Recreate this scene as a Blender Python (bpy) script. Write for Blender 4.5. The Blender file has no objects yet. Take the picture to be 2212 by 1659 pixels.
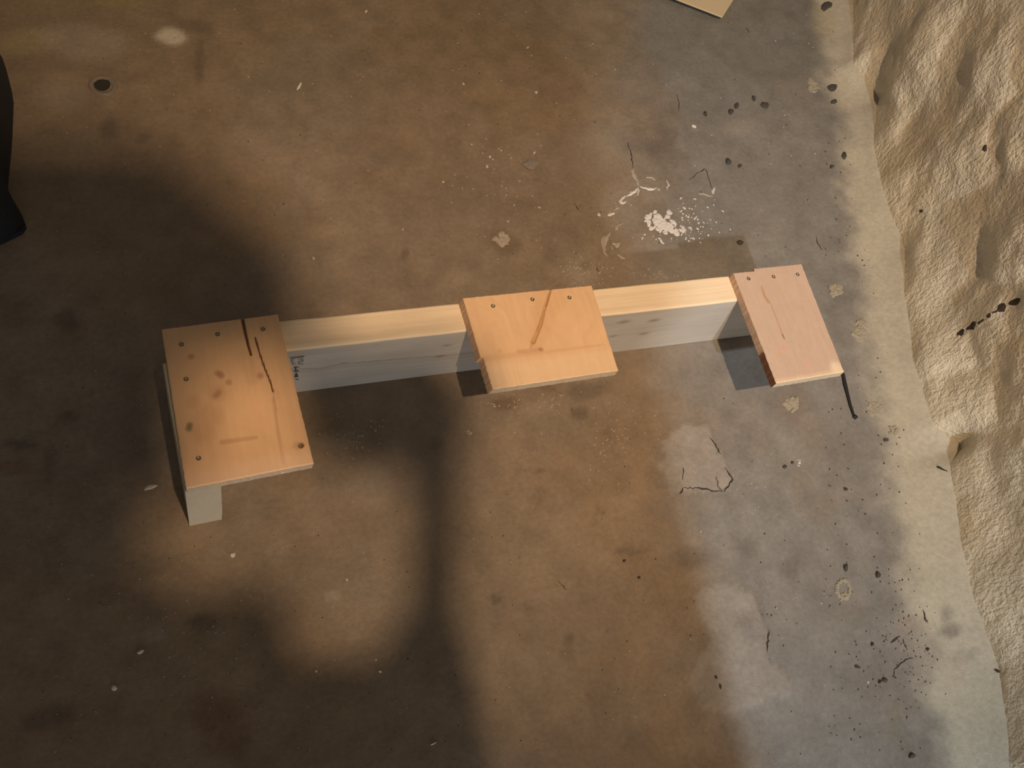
import bpy, bmesh, math, random
import numpy as np
from mathutils import Vector, Matrix
from mathutils.bvhtree import BVHTree
from mathutils.geometry import tessellate_polygon
random.seed(4); RNG = np.random.default_rng(11)
C = bpy.context.scene.collection
sc = bpy.context.scene

# ------------------------------------------------------------------ camera, world, lights
R = Matrix(((0.9362771, 0.12401735, -0.32864096), (-0.25209325, 0.88876682, -0.38280875), (0.24461025, 0.44126323, 0.86339596)))
CAM = Vector((0.0259317, -0.4942147, 1.0569799)); F = 2100.06
cd = bpy.data.cameras.new('camera'); cam = bpy.data.objects.new('camera', cd); C.objects.link(cam)
cd.sensor_fit = 'HORIZONTAL'; cd.sensor_width = 36; cd.lens = F / 2212 * 36; cd.clip_start = .01
cam.matrix_world = Matrix.Translation(CAM) @ R.to_4x4()
sc.camera = cam
w = bpy.data.worlds.new('World'); sc.world = w; w.use_nodes = True
bg = w.node_tree.nodes['Background']; bg.inputs[0].default_value = (1, .87, .77, 1); bg.inputs[1].default_value = .125
sc.view_settings.view_transform = 'Standard'; sc.view_settings.look = 'None'
sc.view_settings.exposure = 0; sc.view_settings.gamma = 1; sc.view_settings.use_curve_mapping = False
LW = Vector((.24, -1.0, 2.2)); LC = Vector((.42, -1.9, 1.95))
def lamp(name, kind, loc, power, col, size):
    d = bpy.data.lights.new(name, kind); d.energy = power; d.color = col; d.shadow_soft_size = size
    o = bpy.data.objects.new(name, d); o.location = loc; C.objects.link(o); return o
warm = lamp('shaded_bulb', 'SPOT', LW, 206, (1, .72, .475), .018)
warm.data.spot_size = math.radians(52); warm.data.spot_blend = 1
warm.rotation_euler = (Vector((.65, .45, 0)) - LW).to_track_quat('-Z', 'Y').to_euler()
lamp('work_light', 'POINT', LC, 134, (.77, .89, 1), .038)
low_fill = lamp('low_cool_fill', 'AREA', Vector((.1, -3.2, .42)), 17, (.80, .90, 1), .1)  # unseen low cool light, added to brighten upright faces
low_fill.data.shape = 'RECTANGLE'; low_fill.data.size = 1.6; low_fill.data.size_y = .6
low_fill.rotation_euler = Vector((.05, 1, -.08)).to_track_quat('-Z', 'Y').to_euler()

# ------------------------------------------------------------------ helpers
def ray(px, py):
    return R @ Vector(((px - 1106) / F, -(py - 829.5) / F, -1))
def at(px, py, z=0.0):
    d = ray(px, py); t = (z - CAM.z) / d.z
    return CAM + d * t
def sm(a, b, x):
    t = np.clip((x - a) / (b - a), 0, 1); return t * t * (3 - 2 * t)
_tab = {}
def vnoise(x, y, s, seed):
    if seed not in _tab: _tab[seed] = np.random.default_rng(seed).random((256, 256))
    T = _tab[seed]; x = np.asarray(x) * s + 1000; y = np.asarray(y) * s + 1000
    xi = np.floor(x).astype(int); yi = np.floor(y).astype(int); fx = x - xi; fy = y - yi
    fx = fx * fx * (3 - 2 * fx); fy = fy * fy * (3 - 2 * fy)
    g = lambda i, j: T[(xi + i) % 256, (yi + j) % 256]
    return (g(0, 0) * (1 - fx) + g(1, 0) * fx) * (1 - fy) + (g(0, 1) * (1 - fx) + g(1, 1) * fx) * fy
def fbm(x, y, s, seed, n=4):
    v = 0; a = .5; tot = 0
    for k in range(n):
        v = v + a * vnoise(x, y, s, seed + k); tot += a; a *= .55; s *= 2.03
    return v / tot
def segd(x, y, a, b):
    ax, ay = a[0], a[1]; dx, dy = b[0] - ax, b[1] - ay
    t = np.clip(((x - ax) * dx + (y - ay) * dy) / (dx * dx + dy * dy + 1e-12), 0, 1)
    return np.hypot(x - ax - t * dx, y - ay - t * dy), t
def inpoly(x, y, P):
    r = np.zeros(np.shape(x), bool); n = len(P)
    for i in range(n):
        x1, y1 = P[i][0], P[i][1]; x2, y2 = P[(i + 1) % n][0], P[(i + 1) % n][1]
        c = ((y1 > y) != (y2 > y)) & (x < (x2 - x1) * (y - y1) / (y2 - y1 + 1e-12) + x1); r ^= c
    return r
def mesh_obj(name, V, Fc, mat, parent=None, cols=None, smooth=False, base=None):
    V = np.asarray(V, float)
    if base is not None: V = V - np.array(base)[None, :]
    me = bpy.data.meshes.new(name); me.from_pydata(V.tolist(), [], [tuple(int(i) for i in f) for f in Fc]); me.update()
    if cols is not None:
        a = me.color_attributes.new('Col', 'FLOAT_COLOR', 'POINT')
        c4 = np.ones((len(V), 4), np.float32); c4[:, :3] = cols; a.data.foreach_set('color', c4.ravel())
    if smooth: me.polygons.foreach_set('use_smooth', [True] * len(me.polygons))
    me.materials.append(mat)
    o = bpy.data.objects.new(name, me); C.objects.link(o)
    if parent is not None: o.parent = parent
    return o
def bm_obj(name, bm, mat, parent=None, smooth=False):
    me = bpy.data.meshes.new(name); bmesh.ops.recalc_face_normals(bm, faces=bm.faces[:]); bm.to_mesh(me); bm.free()
    if smooth: me.polygons.foreach_set('use_smooth', [True] * len(me.polygons))
    me.materials.append(mat); o = bpy.data.objects.new(name, me); C.objects.link(o)
    if parent is not None: o.parent = parent
    return o
def tag(o, label=None, cat=None, group=None, kind=None):
    for k, v in (('label', label), ('category', cat), ('group', group), ('kind', kind)):
        if v: o[k] = v
    return o
def empty(name, loc):
    o = bpy.data.objects.new(name, None); o.location = loc; C.objects.link(o); o.empty_display_size = .05; return o

def mat_basic(name, col, rough=.6, bump=0, bscale=300, metal=0, var=.25):
    m = bpy.data.materials.new(name); m.use_nodes = True; n = m.node_tree.nodes; l = m.node_tree.links
    p = n['Principled BSDF']; p.inputs['Roughness'].default_value = rough; p.inputs['Metallic'].default_value = metal
    tc = n.new('ShaderNodeTexCoord'); nz = n.new('ShaderNodeTexNoise'); nz.inputs['Scale'].default_value = bscale; nz.inputs['Detail'].default_value = 5
    l.new(tc.outputs['Object'], nz.inputs['Vector'])
    rp = n.new('ShaderNodeMix'); rp.data_type = 'RGBA'
    rp.inputs[6].default_value = tuple(c * (1 - var) for c in col) + (1,); rp.inputs[7].default_value = tuple(min(1, c * (1 + var)) for c in col) + (1,)
    l.new(nz.outputs['Fac'], rp.inputs[0]); l.new(rp.outputs[2], p.inputs['Base Color'])
    if bump:
        b = n.new('ShaderNodeBump'); b.inputs['Strength'].default_value = bump; b.inputs['Distance'].default_value = .002
        l.new(nz.outputs['Fac'], b.inputs['Height']); l.new(b.outputs[0], p.inputs['Normal'])
    return m
def mat_attr(name, rough, layers, bumps, spec=.5):
    """layers: (scale vec, noise scale, detail, lo, hi) multiplies the painted colour; bumps: (scale vec, noise scale, detail, strength, distance)"""
    m = bpy.data.materials.new(name); m.use_nodes = True; n = m.node_tree.nodes; l = m.node_tree.links
    p = n['Principled BSDF']; p.inputs['Roughness'].default_value = rough; p.inputs['Specular IOR Level'].default_value = spec
    tc = n.new('ShaderNodeTexCoord'); at_ = n.new('ShaderNodeVertexColor'); at_.layer_name = 'Col'; cur = at_.outputs[0]
    def nz(sv, s, d, rough_=.55, dist=0):
        mp = n.new('ShaderNodeMapping'); mp.inputs['Scale'].default_value = sv; l.new(tc.outputs['Object'], mp.inputs[0])
        t = n.new('ShaderNodeTexNoise'); t.inputs['Scale'].default_value = s; t.inputs['Detail'].default_value = d
        t.inputs['Roughness'].default_value = rough_; t.inputs['Distortion'].default_value = dist
        l.new(mp.outputs[0], t.inputs['Vector']); return t.outputs['Fac']
    for sv, s, d, lo, hi in layers:
        mr = n.new('ShaderNodeMapRange'); mr.inputs[1].default_value = .3; mr.inputs[2].default_value = .7
        mr.inputs[3].default_value = lo; mr.inputs[4].default_value = hi; mr.clamp = True
        l.new(nz(sv, s, d), mr.inputs[0])
        v = n.new('ShaderNodeVectorMath'); v.operation = 'SCALE'; l.new(cur, v.inputs[0]); l.new(mr.outputs[0], v.inputs['Scale']); cur = v.outputs[0]
    l.new(cur, p.inputs['Base Color']); last = None
    for sv, s, d, st, di in bumps:
        b = n.new('ShaderNodeBump'); b.inputs['Strength'].default_value = st; b.inputs['Distance'].default_value = di
        l.new(nz(sv, s, d, .6, .3), b.inputs['Height'])
        if last: l.new(last, b.inputs['Normal'])
        last = b.outputs[0]
    if last: l.new(last, p.inputs['Normal'])
    return m
M_floor = mat_attr('concrete', .62, [((1, 1, 1), 14, 6, .93, 1.07), ((1, 1, 1), 160, 4, .9, 1.1), ((1, 1, 1), 900, 2, .9, 1.1)],
                   [((1, 1, 1), 70, 5, .25, .004), ((1, 1, 1), 600, 3, .25, .001)], .35)
M_wall = mat_attr('cream_wall_paint', .36, [((1, 1, 1), 9, 5, .93, 1.05), ((1, 1, 1), 60, 4, .95, 1.05)],
                  [((1, 1, 1), 24, 3, .22, .010), ((1, 1.25, .95), 130, 2, .6, .0055), ((1, 1, 1), 330, 2, .35, .002)], .8)
M_woody = mat_attr('board_wood', .6, [((200, 9, 200), 1, 4, .965, 1.03), ((22, 14, 22), 1, 5, .96, 1.04)], [((700, 30, 700), 1, 3, .15, .0006)], .3)
M_woodx = mat_attr('beam_wood', .6, [((5, 230, 230), 1, 4, .94, 1.04), ((12, 30, 30), 1, 4, .93, 1.05)], [((30, 700, 700), 1, 3, .15, .0006)], .3)
M_screw = mat_basic('screw_steel', (.17, .15, .10), .45, 0, 400, .5)
M_dark = mat_basic('dark_stone', (.055, .05, .043), .8, .6, 500)
M_brownc = mat_basic('brown_crumb', (.07, .05, .03), .8, .6, 500)
M_white = mat_basic('pale_chip', (.62, .58, .5), .6, .3, 500)
M_splint = mat_basic('splinter_wood', (.5, .42, .33), .6, .3, 400)
M_flake = mat_basic('grey_flake', (.25, .21, .175), .85, .9, 700)
M_salt = mat_basic('salt', (.66, .61, .56), .7, .6, 900, 0, .2)
M_saltdim = mat_basic('salt_dusty', (.40, .34, .27), .75, .6, 900, 0, .3)
M_crack = mat_basic('crack_dark', (.045, .032, .022), .9, .3, 900)
M_mortar = mat_basic('mortar', (.33, .285, .21), .8, .8, 600, 0, .3)
M_bag = mat_basic('black_cloth', (.0045, .0045, .006), .75, .4, 300)
M_wire = mat_basic('black_rubber', (.012, .012, .012), .6)
M_ply = mat_basic('board_ply', (.52, .41, .25), .55, .15, 300, 0, .08)
M_plygap = mat_basic('board_gap_shade', (.10, .06, .035), .8, .3, 300)  # dark colour stands for the shade in the gap under the sheet
M_ink = mat_basic('stamp_ink', (.055, .045, .055), .7)
M_inkf = mat_basic('stamp_ink_faded', (.22, .18, .18), .7)
M_cutout = mat_basic('grey_cutout_cloth', (.08, .08, .09), .9, .3, 400)

# ------------------------------------------------------------------ wall line on the floor
WL = [(1500, 1.25)] and [(-1.3, .80), (-.75, .875), (-.602, .890), (-.555, .913), (-.499, .937), (-.411, .943), (-.352, .957), (-.28, .985), (-.236, 1.0), (-.215, 1.035),
      (-.179, 1.003), (-.086, 1.018), (.026, 1.056), (.104, 1.098), (.209, 1.108), (.299, 1.131), (.37, 1.172), (.395, 1.192), (.43, 1.188), (.475, 1.174), (.548, 1.212), (.636, 1.25), (.8, 1.27), (1.3, 1.4)]
WLy = np.array([a for a, b in WL]); WLx = np.array([b for a, b in WL])
wall_x = lambda y: np.interp(y, WLy, WLx)
mean_x = lambda y: .885 + .012 + (np.asarray(y) + .6) * .262
SL = [(-1.3, .74), (-.586, .818), (-.505, .84), (-.396, .868), (-.277, .898), (-.148, .939), (-.005, .983), (.112, 1.022), (.239, 1.064), (.496, 1.146), (.636, 1.19), (1.3, 1.33)]
SLy = np.array([a for a, b in SL]); SLx = np.array([b for a, b in SL])
def floor_z(x, y):
    x = np.asarray(x, float); y = np.asarray(y, float)
    wx = wall_x(y); wd = np.maximum(wx - np.interp(y, SLy, SLx), .03)
    u = np.clip(1 - (wx - x) / wd, 0, 1)
    z = .017 * u ** 2.2
    z = z + (fbm(x, y, 9, 5, 3) - .5) * .002 * (1 - u) * sm(.06, .2, np.abs(y)) 
    return z
FLAKE = [tuple(at(*q)[:2]) for q in ((1475, 925), (1528, 925), (1556, 980), (1570, 1012), (1582, 1037), (1563, 1063), (1530, 1060), (1495, 1058), (1470, 1056), (1440, 1062), (1425, 1010), (1432, 965), (1450, 940))]
FLAKE2 = [tuple(at(*q)[:2]) for q in ((1500, 1290), (1560, 1255), (1630, 1285), (1655, 1370), (1655, 1410), (1712, 1470), (1705, 1505), (1660, 1490), (1640, 1520), (1570, 1530), (1500, 1525), (1490, 1440), (1530, 1380))]

# ------------------------------------------------------------------ floor
floor = None
def build_floor():
    xs = np.arange(-.95, 1.46, .0055); ys = np.arange(-1.25, 1.25, .0055)
    X, Y = np.meshgrid(xs, ys); nx, ny = len(xs), len(ys)
    Z = floor_z(X, Y)
    n1 = fbm(X, Y, 3.2, 20, 5); n2 = fbm(X, Y, 9, 40, 4); n3 = fbm(X, Y, 45, 60, 3)
    grey = np.array((.198, .182, .16)); brown = np.array((.228, .164, .104)); cream = np.array((.42, .375, .285))
    xb = np.interp(Y, [-1, -.445, -.28, -.1, .26, .53, 1], [.55, .572, .583, .616, .70, .78, .9])
    br = sm(.09, -.07, X - xb + (n2 - .5) * .16)
    c = grey[None, None] * (1 - br[..., None]) + brown[None, None] * br[..., None]
    # worn greyish / brownish areas of the slab
    g = sm(.45, .62, n1)[..., None] * .45
    c = c * (1 - g) + np.array((.205, .175, .142)) * g
    g = sm(.5, .68, fbm(X, Y, 5, 71, 4))[..., None] * .35
    c = c * (1 - g) + np.array((.225, .160, .10)) * g
    g = (sm(.33, .55, Y + (n2 - .5) * .12) * .22)[..., None]; c = c * (1 - g * np.array((1.0, .9, .95)))  # far end darkened in the colour, standing in for the lamp's falloff
    c = c * (.80 + .4 * n3[..., None]) * (.88 + .24 * n2[..., None])
    def blob(px, py, rx, ry, ang, col, k, soft=.5, ns=.5):
        nonlocal c
        p = at(px, py); e = at(px + rx * math.cos(ang), py - rx * math.sin(ang)); f = at(px + ry * math.sin(ang), py + ry * math.cos(ang))
        a = np.array(((e - p).x, (e - p).y)); b = np.array(((f - p).x, (f - p).y))
        Mi = np.linalg.inv(np.array([[a[0], b[0]], [a[1], b[1]]]))
        dx, dy = X - p.x, Y - p.y; u = Mi[0, 0] * dx + Mi[0, 1] * dy; v = Mi[1, 0] * dx + Mi[1, 1] * dy
        d = np.hypot(u, v) + (n3 - .5) * ns * 1.6 + (n2 - .5) * ns
        mk = (sm(1 + soft * .5, 1 - soft, d) * k)[..., None]
        c = c * (1 - mk) + np.array(col) * mk
    D = (.085, .062, .045); L = (.33, .28, .225); W = (.52, .46, .36); O = (.20, .16, .07)
    for a in ((375, 80, 38, 20, -.2, W, .7), (420, 55, 45, 16, -.2, D, .45), (432, 140, 10, 75, 0, D, .45), (230, 280, 24, 24, 0, D, .5), (310, 300, 30, 12, .4, D, .35),
              (60, 90, 80, 30, .1, (.26, .21, .10), .5), (180, 90, 100, 40, -.1, L, .3), (270, 6, 60, 10, 0, O, .8), (100, 10, 120, 18, 0, O, .35), (125, 210, 60, 40, 0, L, .2),
              (140, 690, 30, 24, 0, D, .5), (150, 900, 22, 14, 0, D, .5), (40, 960, 50, 10, -.1, D, .6), (105, 1000, 14, 40, 0, D, .4), (20, 1010, 60, 18, 0, (.16, .09, .05), .5),
              (440, 1345, 40, 18, 0, D, .5), (480, 1560, 60, 80, .2, (.15, .07, .035), .5), (100, 1550, 60, 30, .3, D, .5), (340, 1370, 30, 22, 0, L, .3), (300, 1380, 60, 14, .1, L, .25),
              (1350, 1190, 58, 7, -.04, D, .55), (1195, 1105, 20, 20, 0, D, .12), (1300, 1105, 14, 8, -.3, D, .5), (1165, 1017, 12, 6, .2, D, .6), (1070, 1293, 20, 7, 0, D, .6), (1135, 1310, 24, 8, 0, D, .3),
              (1228, 1380, 14, 16, 0, D, .5), (1225, 1420, 22, 26, 0, D, .25), (1250, 893, 20, 14, 0, D, .5), (1095, 870, 34, 18, .2, (.12, .075, .04), .7), (1180, 838, 20, 10, 0, D, .5), (1170, 848, 60, 22, 0, (.17, .12, .075), .35), (1270, 845, 40, 20, 0, D, .4),
              (940, 960, 16, 14, 0, D, .3), (1085, 520, 46, 30, -.5, (.15, .105, .07), .65), (1255, 590, 40, 40, 0, L, .35), (1265, 575, 22, 14, 0, D, .35),
              (1610, 1335, 26, 22, 0, D, .45), (1635, 1310, 20, 40, .4, D, .25), (1700, 1225, 26, 26, 0, D, .35), (1600, 1170, 60, 30, -.2, D, .22), (1500, 1200, 60, 20, 0, D, .25), (1390, 1160, 60, 60, 0, (.22, .16, .1), .3),
              (1335, 450, 40, 60, .4, L, .35), (1290, 330, 60, 60, 0, L, .25), (1400, 300, 60, 40, 0, D, .22), (1440, 330, 40, 50, 0, D, .18), (1650, 480, 60, 80, 0, L, .15), (1600, 275, 40, 20, .2, L, .3),
              (790, 1320, 110, 160, 0, L, .12), (700, 1100, 60, 70, 0, L, .1), (800, 1050, 50, 50, 0, L, .25), (740, 950, 50, 20, .2, L, .3), (720, 1290, 20, 16, 0, W, .25),
              (1710, 870, 40, 40, 0, (.2, .155, .12), .5), (1000, 560, 40, 30, 0, D, .12), (660, 298, 9, 6, 0, D, .5), (875, 548, 10, 18, -.4, D, .5)):
        blob(*a)
    for P, cc in ((FLAKE, (.315, .272, .23)), (FLAKE2, (.295, .262, .225))):
        m = inpoly(X + (n3 - .5) * .02, Y + (n2 - .5) * .02, P)
        c = np.where(m[..., None], c * .45 + np.array(cc) * .55 * (.8 + .4 * n3[..., None]), c); Z = Z + m * .0014
    # cream wall paint lapped onto the slab beside the wall, rubbed off and dirtied towards the room
    sx = np.interp(Y, SLy, SLx); wx = wall_x(Y)
    pm = sm(-.035, .03, X - sx + (n2 - .5) * .06 + (n3 - .5) * .03)
    c = c * (1 - pm[..., None]) + (cream * (.9 + .2 * n2[..., None])) * pm[..., None]
    for a in ((1985, 1390, 60, 80, .5, (.25, .215, .18), .6), (2045, 1365, 25, 20, 0, (.17, .15, .125), .75), (2040, 1330, 16, 26, 0, (.2, .18, .15), .6), (1960, 1350, 40, 30, 0, (.26, .2, .165), .5),
              (1930, 1560, 20, 50, 0, (.2, .175, .12), .4), (2075, 1420, 40, 18, .4, (.28, .25, .2), .5), (1780, 40, 30, 40, 0, (.33, .27, .15), .4), (2070, 1450, 20, 40, 0, (.45, .37, .29), .5)):
        blob(*a)
    c = np.clip(c, 0, 1)
    V = np.stack([X, Y, Z], -1).reshape(-1, 3)
    keep = (X < wx + .05); idx = np.arange(nx * ny).reshape(ny, nx)
    k = keep[:-1, :-1]
    q = np.stack([idx[:-1, :-1][k], idx[:-1, 1:][k], idx[1:, 1:][k], idx[1:, :-1][k]], -1)
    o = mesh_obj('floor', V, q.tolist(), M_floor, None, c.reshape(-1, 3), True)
    tag(o, 'stained brown and grey concrete floor with chips and cracks', None, None, 'structure'); return o
floor = build_floor()

# ------------------------------------------------------------------ rough wall on the right
def wall_hit(px, py):
    d = ray(px, py)           # plane x = mean_x(y)
    n = Vector((1, -.262, 0)); p0 = Vector((float(mean_x(0)), 0, 0)); t = (p0 - CAM).dot(n) / d.dot(n)
    return CAM + d * t
BOULD = [((1968, 120), (2030, 25), (2015, 165), .05), ((2130, 140), (2200, 40), (2190, 200), .035), ((2010, 340), (2110, 290), (2030, 430), .035), ((2180, 300), (2215, 200), (2230, 340), .03),
         ((2165, 545), (2230, 490), (2200, 620), .035), ((2000, 545), (2080, 510), (2030, 630), .02), ((2065, 720), (2170, 650), (2100, 800), .03), ((2175, 820), (2240, 760), (2200, 950), .03),
         ((2060, 880), (2120, 840), (2100, 975), .028), ((2170, 960), (2230, 930), (2195, 1010), .02), ((2160, 1330), (2200, 1150), (2220, 1400), .012), ((2250, 120), (2300, 50), (2300, 200), .04), ((2270, 700), (2350, 600), (2330, 800), .03)]
def build_wall():
    ys = np.arange(-1.25, 1.25, .006); zs = np.concatenate([np.arange(0, .45, .006), np.arange(.45, 2.3, .04)])
    Yg, Zg = np.meshgrid(ys, zs)
    bs = wall_x(Yg); mx = mean_x(Yg) + .02 + .03 * Zg
    k = sm(0, .11, Zg); X = bs * (1 - k) + mx * k
    wy = Yg + (fbm(Yg, Zg, 12, 90, 3) - .5) * .05; wz = Zg + (fbm(Yg, Zg, 12, 95, 3) - .5) * .05
    dmax = np.zeros_like(X)
    for c0, e, f, h in BOULD:
        p, a, b = wall_hit(*c0), wall_hit(*e), wall_hit(*f)
        A = np.array([[a.y - p.y, b.y - p.y], [a.z - p.z, b.z - p.z]])
        if abs(np.linalg.det(A)) < 1e-5: continue
        Mi = np.linalg.inv(A)
        u = Mi[0, 0] * (wy - p.y) + Mi[0, 1] * (wz - p.z); v = Mi[1, 0] * (wy - p.y) + Mi[1, 1] * (wz - p.z)
        r2 = u * u + v * v; dmax = np.maximum(dmax, h * .34 * (1 - sm(.2, 1.35, np.sqrt(r2))))
    X = X - dmax * sm(.0, .05, Zg) - (fbm(Yg, Zg, 7, 80, 4) - .5) * .022 * sm(0, .08, Zg) - (fbm(Yg, Zg, 38, 85, 3) - .5) * .006 * sm(0, .03, Zg)
    nz, ny = X.shape; idx = np.arange(nz * ny).reshape(nz, ny)
    q = np.stack([idx[:-1, :-1], idx[1:, :-1], idx[1:, 1:], idx[:-1, 1:]], -1).reshape(-1, 4)
    n1 = fbm(Yg, Zg, 6, 110, 4); n2 = fbm(Yg, Zg, 25, 115, 3)
    c = np.array((.72, .635, .475))[None, None] * (.9 + .2 * n2[..., None])
    g = sm(.45, .68, n1)[..., None] * .6; c = c * (1 - g) + np.array((.63, .51, .325)) * g
    V = np.stack([X, Yg, Zg - .002], -1).reshape(-1, 3)
    o = mesh_obj('wall_right', V, q.tolist(), M_wall, None, np.clip(c, 0, 1).reshape(-1, 3), True)
    tag(o, 'lumpy cream painted stone wall', None, None, 'structure')
    return o, BVHTree.FromPolygons([Vector(v) for v in V.tolist()], q.tolist())
wall, wall_bvh = build_wall()
def spot(px, py):
    """the place on floor or wall that the photograph shows at a pixel"""
    d = ray(px, py).normalized(); h = wall_bvh.ray_cast(CAM, d)
    p = at(px, py)
    for _ in range(3): p = at(px, py, float(floor_z(p.x, p.y)))
    if h[0] is not None and (h[0] - CAM).length < (p - CAM).length: return h[0], h[1]
    return p, Vector((0, 0, 1))

# ------------------------------------------------------------------ wooden frame
H = .1089; TB = .012
BASE = (.42, -.04, 0)
frame = empty('wooden_frame', BASE)
tag(frame, 'pale timber beam on edge with three short boards screwed across its top, on the concrete', 'wooden frame')
def board(name, quad, colf, eL=None, eR=None, eT=None, eB=None, low=(0, 0, 0, 0), label=None, zt=H + TB, thick=TB, carve=None):
    P = [Vector((*at(*q, zt)[:2], 0)) for q in quad]          # TL TR BR BL
    n, m = 130, 140
    u = np.linspace(0, 1, n); v = np.linspace(0, 1, m); U, Vv = np.meshgrid(u, v)
    def mp(U, Vv, q):
        b = [(1 - U) * (1 - Vv), U * (1 - Vv), U * Vv, (1 - U) * Vv]
        return sum(b[i] * q[i].x for i in range(4)), sum(b[i] * q[i].y for i in range(4))
    X, Y = mp(U, Vv, P)
    def edge(fn, t, s): return (fn(t) if fn else 0) + (vnoise(t * 40, t * 0 + s, 1, 300 + s) - .5) * .0005
    X = X + edge(eL, Vv, 1) * (1 - U) ** 8 + edge(eR, Vv, 2) * U ** 8
    Y = Y + edge(eT, U, 3) * (1 - Vv) ** 8 + edge(eB, U, 4) * Vv ** 8
    col = np.clip(colf(X, Y, U, Vv), 0, 1)
    Zt = np.full_like(X, zt) + (fbm(X, Y, 60, 310, 3) - .5) * .0006
    if carve is not None: Zt = Zt - carve(X, Y)
    border = (U == 0) | (U == 1) | (Vv == 0) | (Vv == 1); Zt = np.where(border, Zt - .0007, Zt)
    top = np.stack([X, Y, Zt], -1).reshape(-1, 3)
    idx = np.arange(n * m).reshape(m, n)
    q = np.stack([idx[1:, :-1], idx[1:, 1:], idx[:-1, 1:], idx[:-1, :-1]], -1).reshape(-1, 4).tolist()
    ring = list(idx[0, :]) + list(idx[1:, -1]) + list(idx[-1, -2::-1]) + list(idx[-2:0:-1, 0])
    V = top.tolist(); cl = col.reshape(-1, 3).tolist()
    rings = [ring]
    for kz in (.5, 1.0):
        rr = []
        for i in ring:
            a = top[i]; uu = U.ravel()[i]; vv = Vv.ravel()[i]
            dx = low[0] * (uu == 0) - low[1] * (uu == 1); dy = low[2] * (vv == 0) * -1 + low[3] * (vv == 1)
            V.append((a[0] + dx * kz, a[1] + dy * kz, zt - thick * kz)); rr.append(len(V) - 1)
            side = 'L' if uu == 0 else 'R' if uu == 1 else 'T' if vv == 0 else 'B'
            cl.append(tuple(np.array(sidecol(name_key, side, float(uu), float(vv))) * (.9 + .2 * random.random())))
        rings.append(rr)
    # side colours need their own vertices, so repeat the rim
    r0 = []
    for i in ring:
        V.append(tuple(top[i])); r0.append(len(V) - 1)
        uu = U.ravel()[i]; vv = Vv.ravel()[i]; side = 'L' if uu == 0 else 'R' if uu == 1 else 'T' if vv == 0 else 'B'
        cl.append(sidecol(name_key, side, float(uu), float(vv)))
    rings[0] = r0
    for a, b in zip(rings[:-1], rings[1:]):
        for i in range(len(a)):
            j = (i + 1) % len(a); q.append((a[j], a[i], b[i], b[j]))
    q.append(tuple(rings[-1]))
    o = mesh_obj(name, V, q, M_woody, frame, np.array(cl), False, BASE)
    if label: o['label'] = label
    return o
name_key = ''
def sidecol(key, side, u, v):
    if key == 'right' and side == 'L' and v > .72: return (.16, .07, .035)
    if side == 'B': return (.62, .50, .36)
    return (.56, .37, .24)
def rings(X, Y, cx, cy, s, a): return .5 + .5 * np.sin(np.hypot((X - cx) * s, (Y - cy) * s * .12) * a)
T = lambda px, py: at(px, py, H + TB)[:2]
def streak(X, Y, pts, w0, w1):
    r = np.zeros_like(X)
    for i in range(len(pts) - 1):
        d, t = segd(X, Y, T(*pts[i]), T(*pts[i + 1])); w_ = w0 + (w1 - w0) * ((i + t) / (len(pts) - 1)); r = np.maximum(r, sm(w_, w_ * .35, d))
    return r
def spotk(X, Y, px, py, r): 
    p = T(px, py); return sm(r, r * .3, np.hypot(X - p[0], Y - p[1]))
def mixc(c, col, k): return c * (1 - k[..., None]) + np.array(col) * k[..., None]
def grain(X, Y, seed):
    return fbm(X * 6 + fbm(X, Y, 14, seed, 2) * .5, Y * .6, 25, seed, 4)
CR1 = [(523, 685), (529, 715), (536, 745), (542, 766)]; CR2 = [(551, 728), (560, 760), (570, 790), (583, 822), (590, 845)]
def col_left(X, Y, U, Vv):
    c = np.ones(X.shape + (3,)) * np.array((.66, .40, .21)); g = grain(X, Y, 400)
    c = c * (.94 + .12 * g[..., None])
    k = np.zeros_like(X)
    for px, py, r in ((450, 900, .022), (440, 930, .02), (470, 850, .014), (420, 870, .012)): k = np.maximum(k, spotk(X, Y, px, py, r) * .35)
    c = mixc(c, (.46, .24, .12), k)
    c = mixc(c, (.50, .30, .16), streak(X, Y, [(528, 770), (545, 820), (560, 812)], .012, .008) * .35)
    c = mixc(c, (.42, .24, .13), streak(X, Y, [(590, 860), (600, 930), (612, 1000)], .002, .003) * .5)
    c = mixc(c, (.40, .22, .10), streak(X, Y, [(480, 955), (553, 945)], .004, .003) * .5)
    for px, py, r in ((410, 918, .0045), (408, 926, .005)): c = mixc(c, (.16, .14, .07), spotk(X, Y, px, py, r) * .75)
    for px, py in ((413, 770), (470, 806), (476, 808), (478, 812), (494, 826), (472, 848), (466, 855), (562, 812)): c = mixc(c, (.36, .18, .09), spotk(X, Y, px, py, .005) * .6)
    c = mixc(c, (.11, .045, .02), streak(X, Y, CR1, .0025, .0014)); c = mixc(c, (.11, .055, .02), streak(X, Y, CR2, .0010, .0009))
    c = mixc(c, (.40, .22, .11), streak(X, Y, [(590, 845), (598, 890)], .001, .0008) * .5)
    c = mixc(c, (.10, .05, .025), spotk(X, Y, 650, 962, .0045)); c = mixc(c, (.40, .24, .13), spotk(X, Y, 642, 963, .007) * .5)
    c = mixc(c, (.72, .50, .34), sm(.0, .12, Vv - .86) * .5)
    return c
def carve_left(X, Y): return .0018 * streak(X, Y, CR1, .0024, .0012) + .002 * streak(X, Y, CR2, .001, .0009) + .003 * spotk(X, Y, 650, 962, .0035)
MS = [(1190, 622), (1178, 660), (1168, 700), (1152, 738)]
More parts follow.
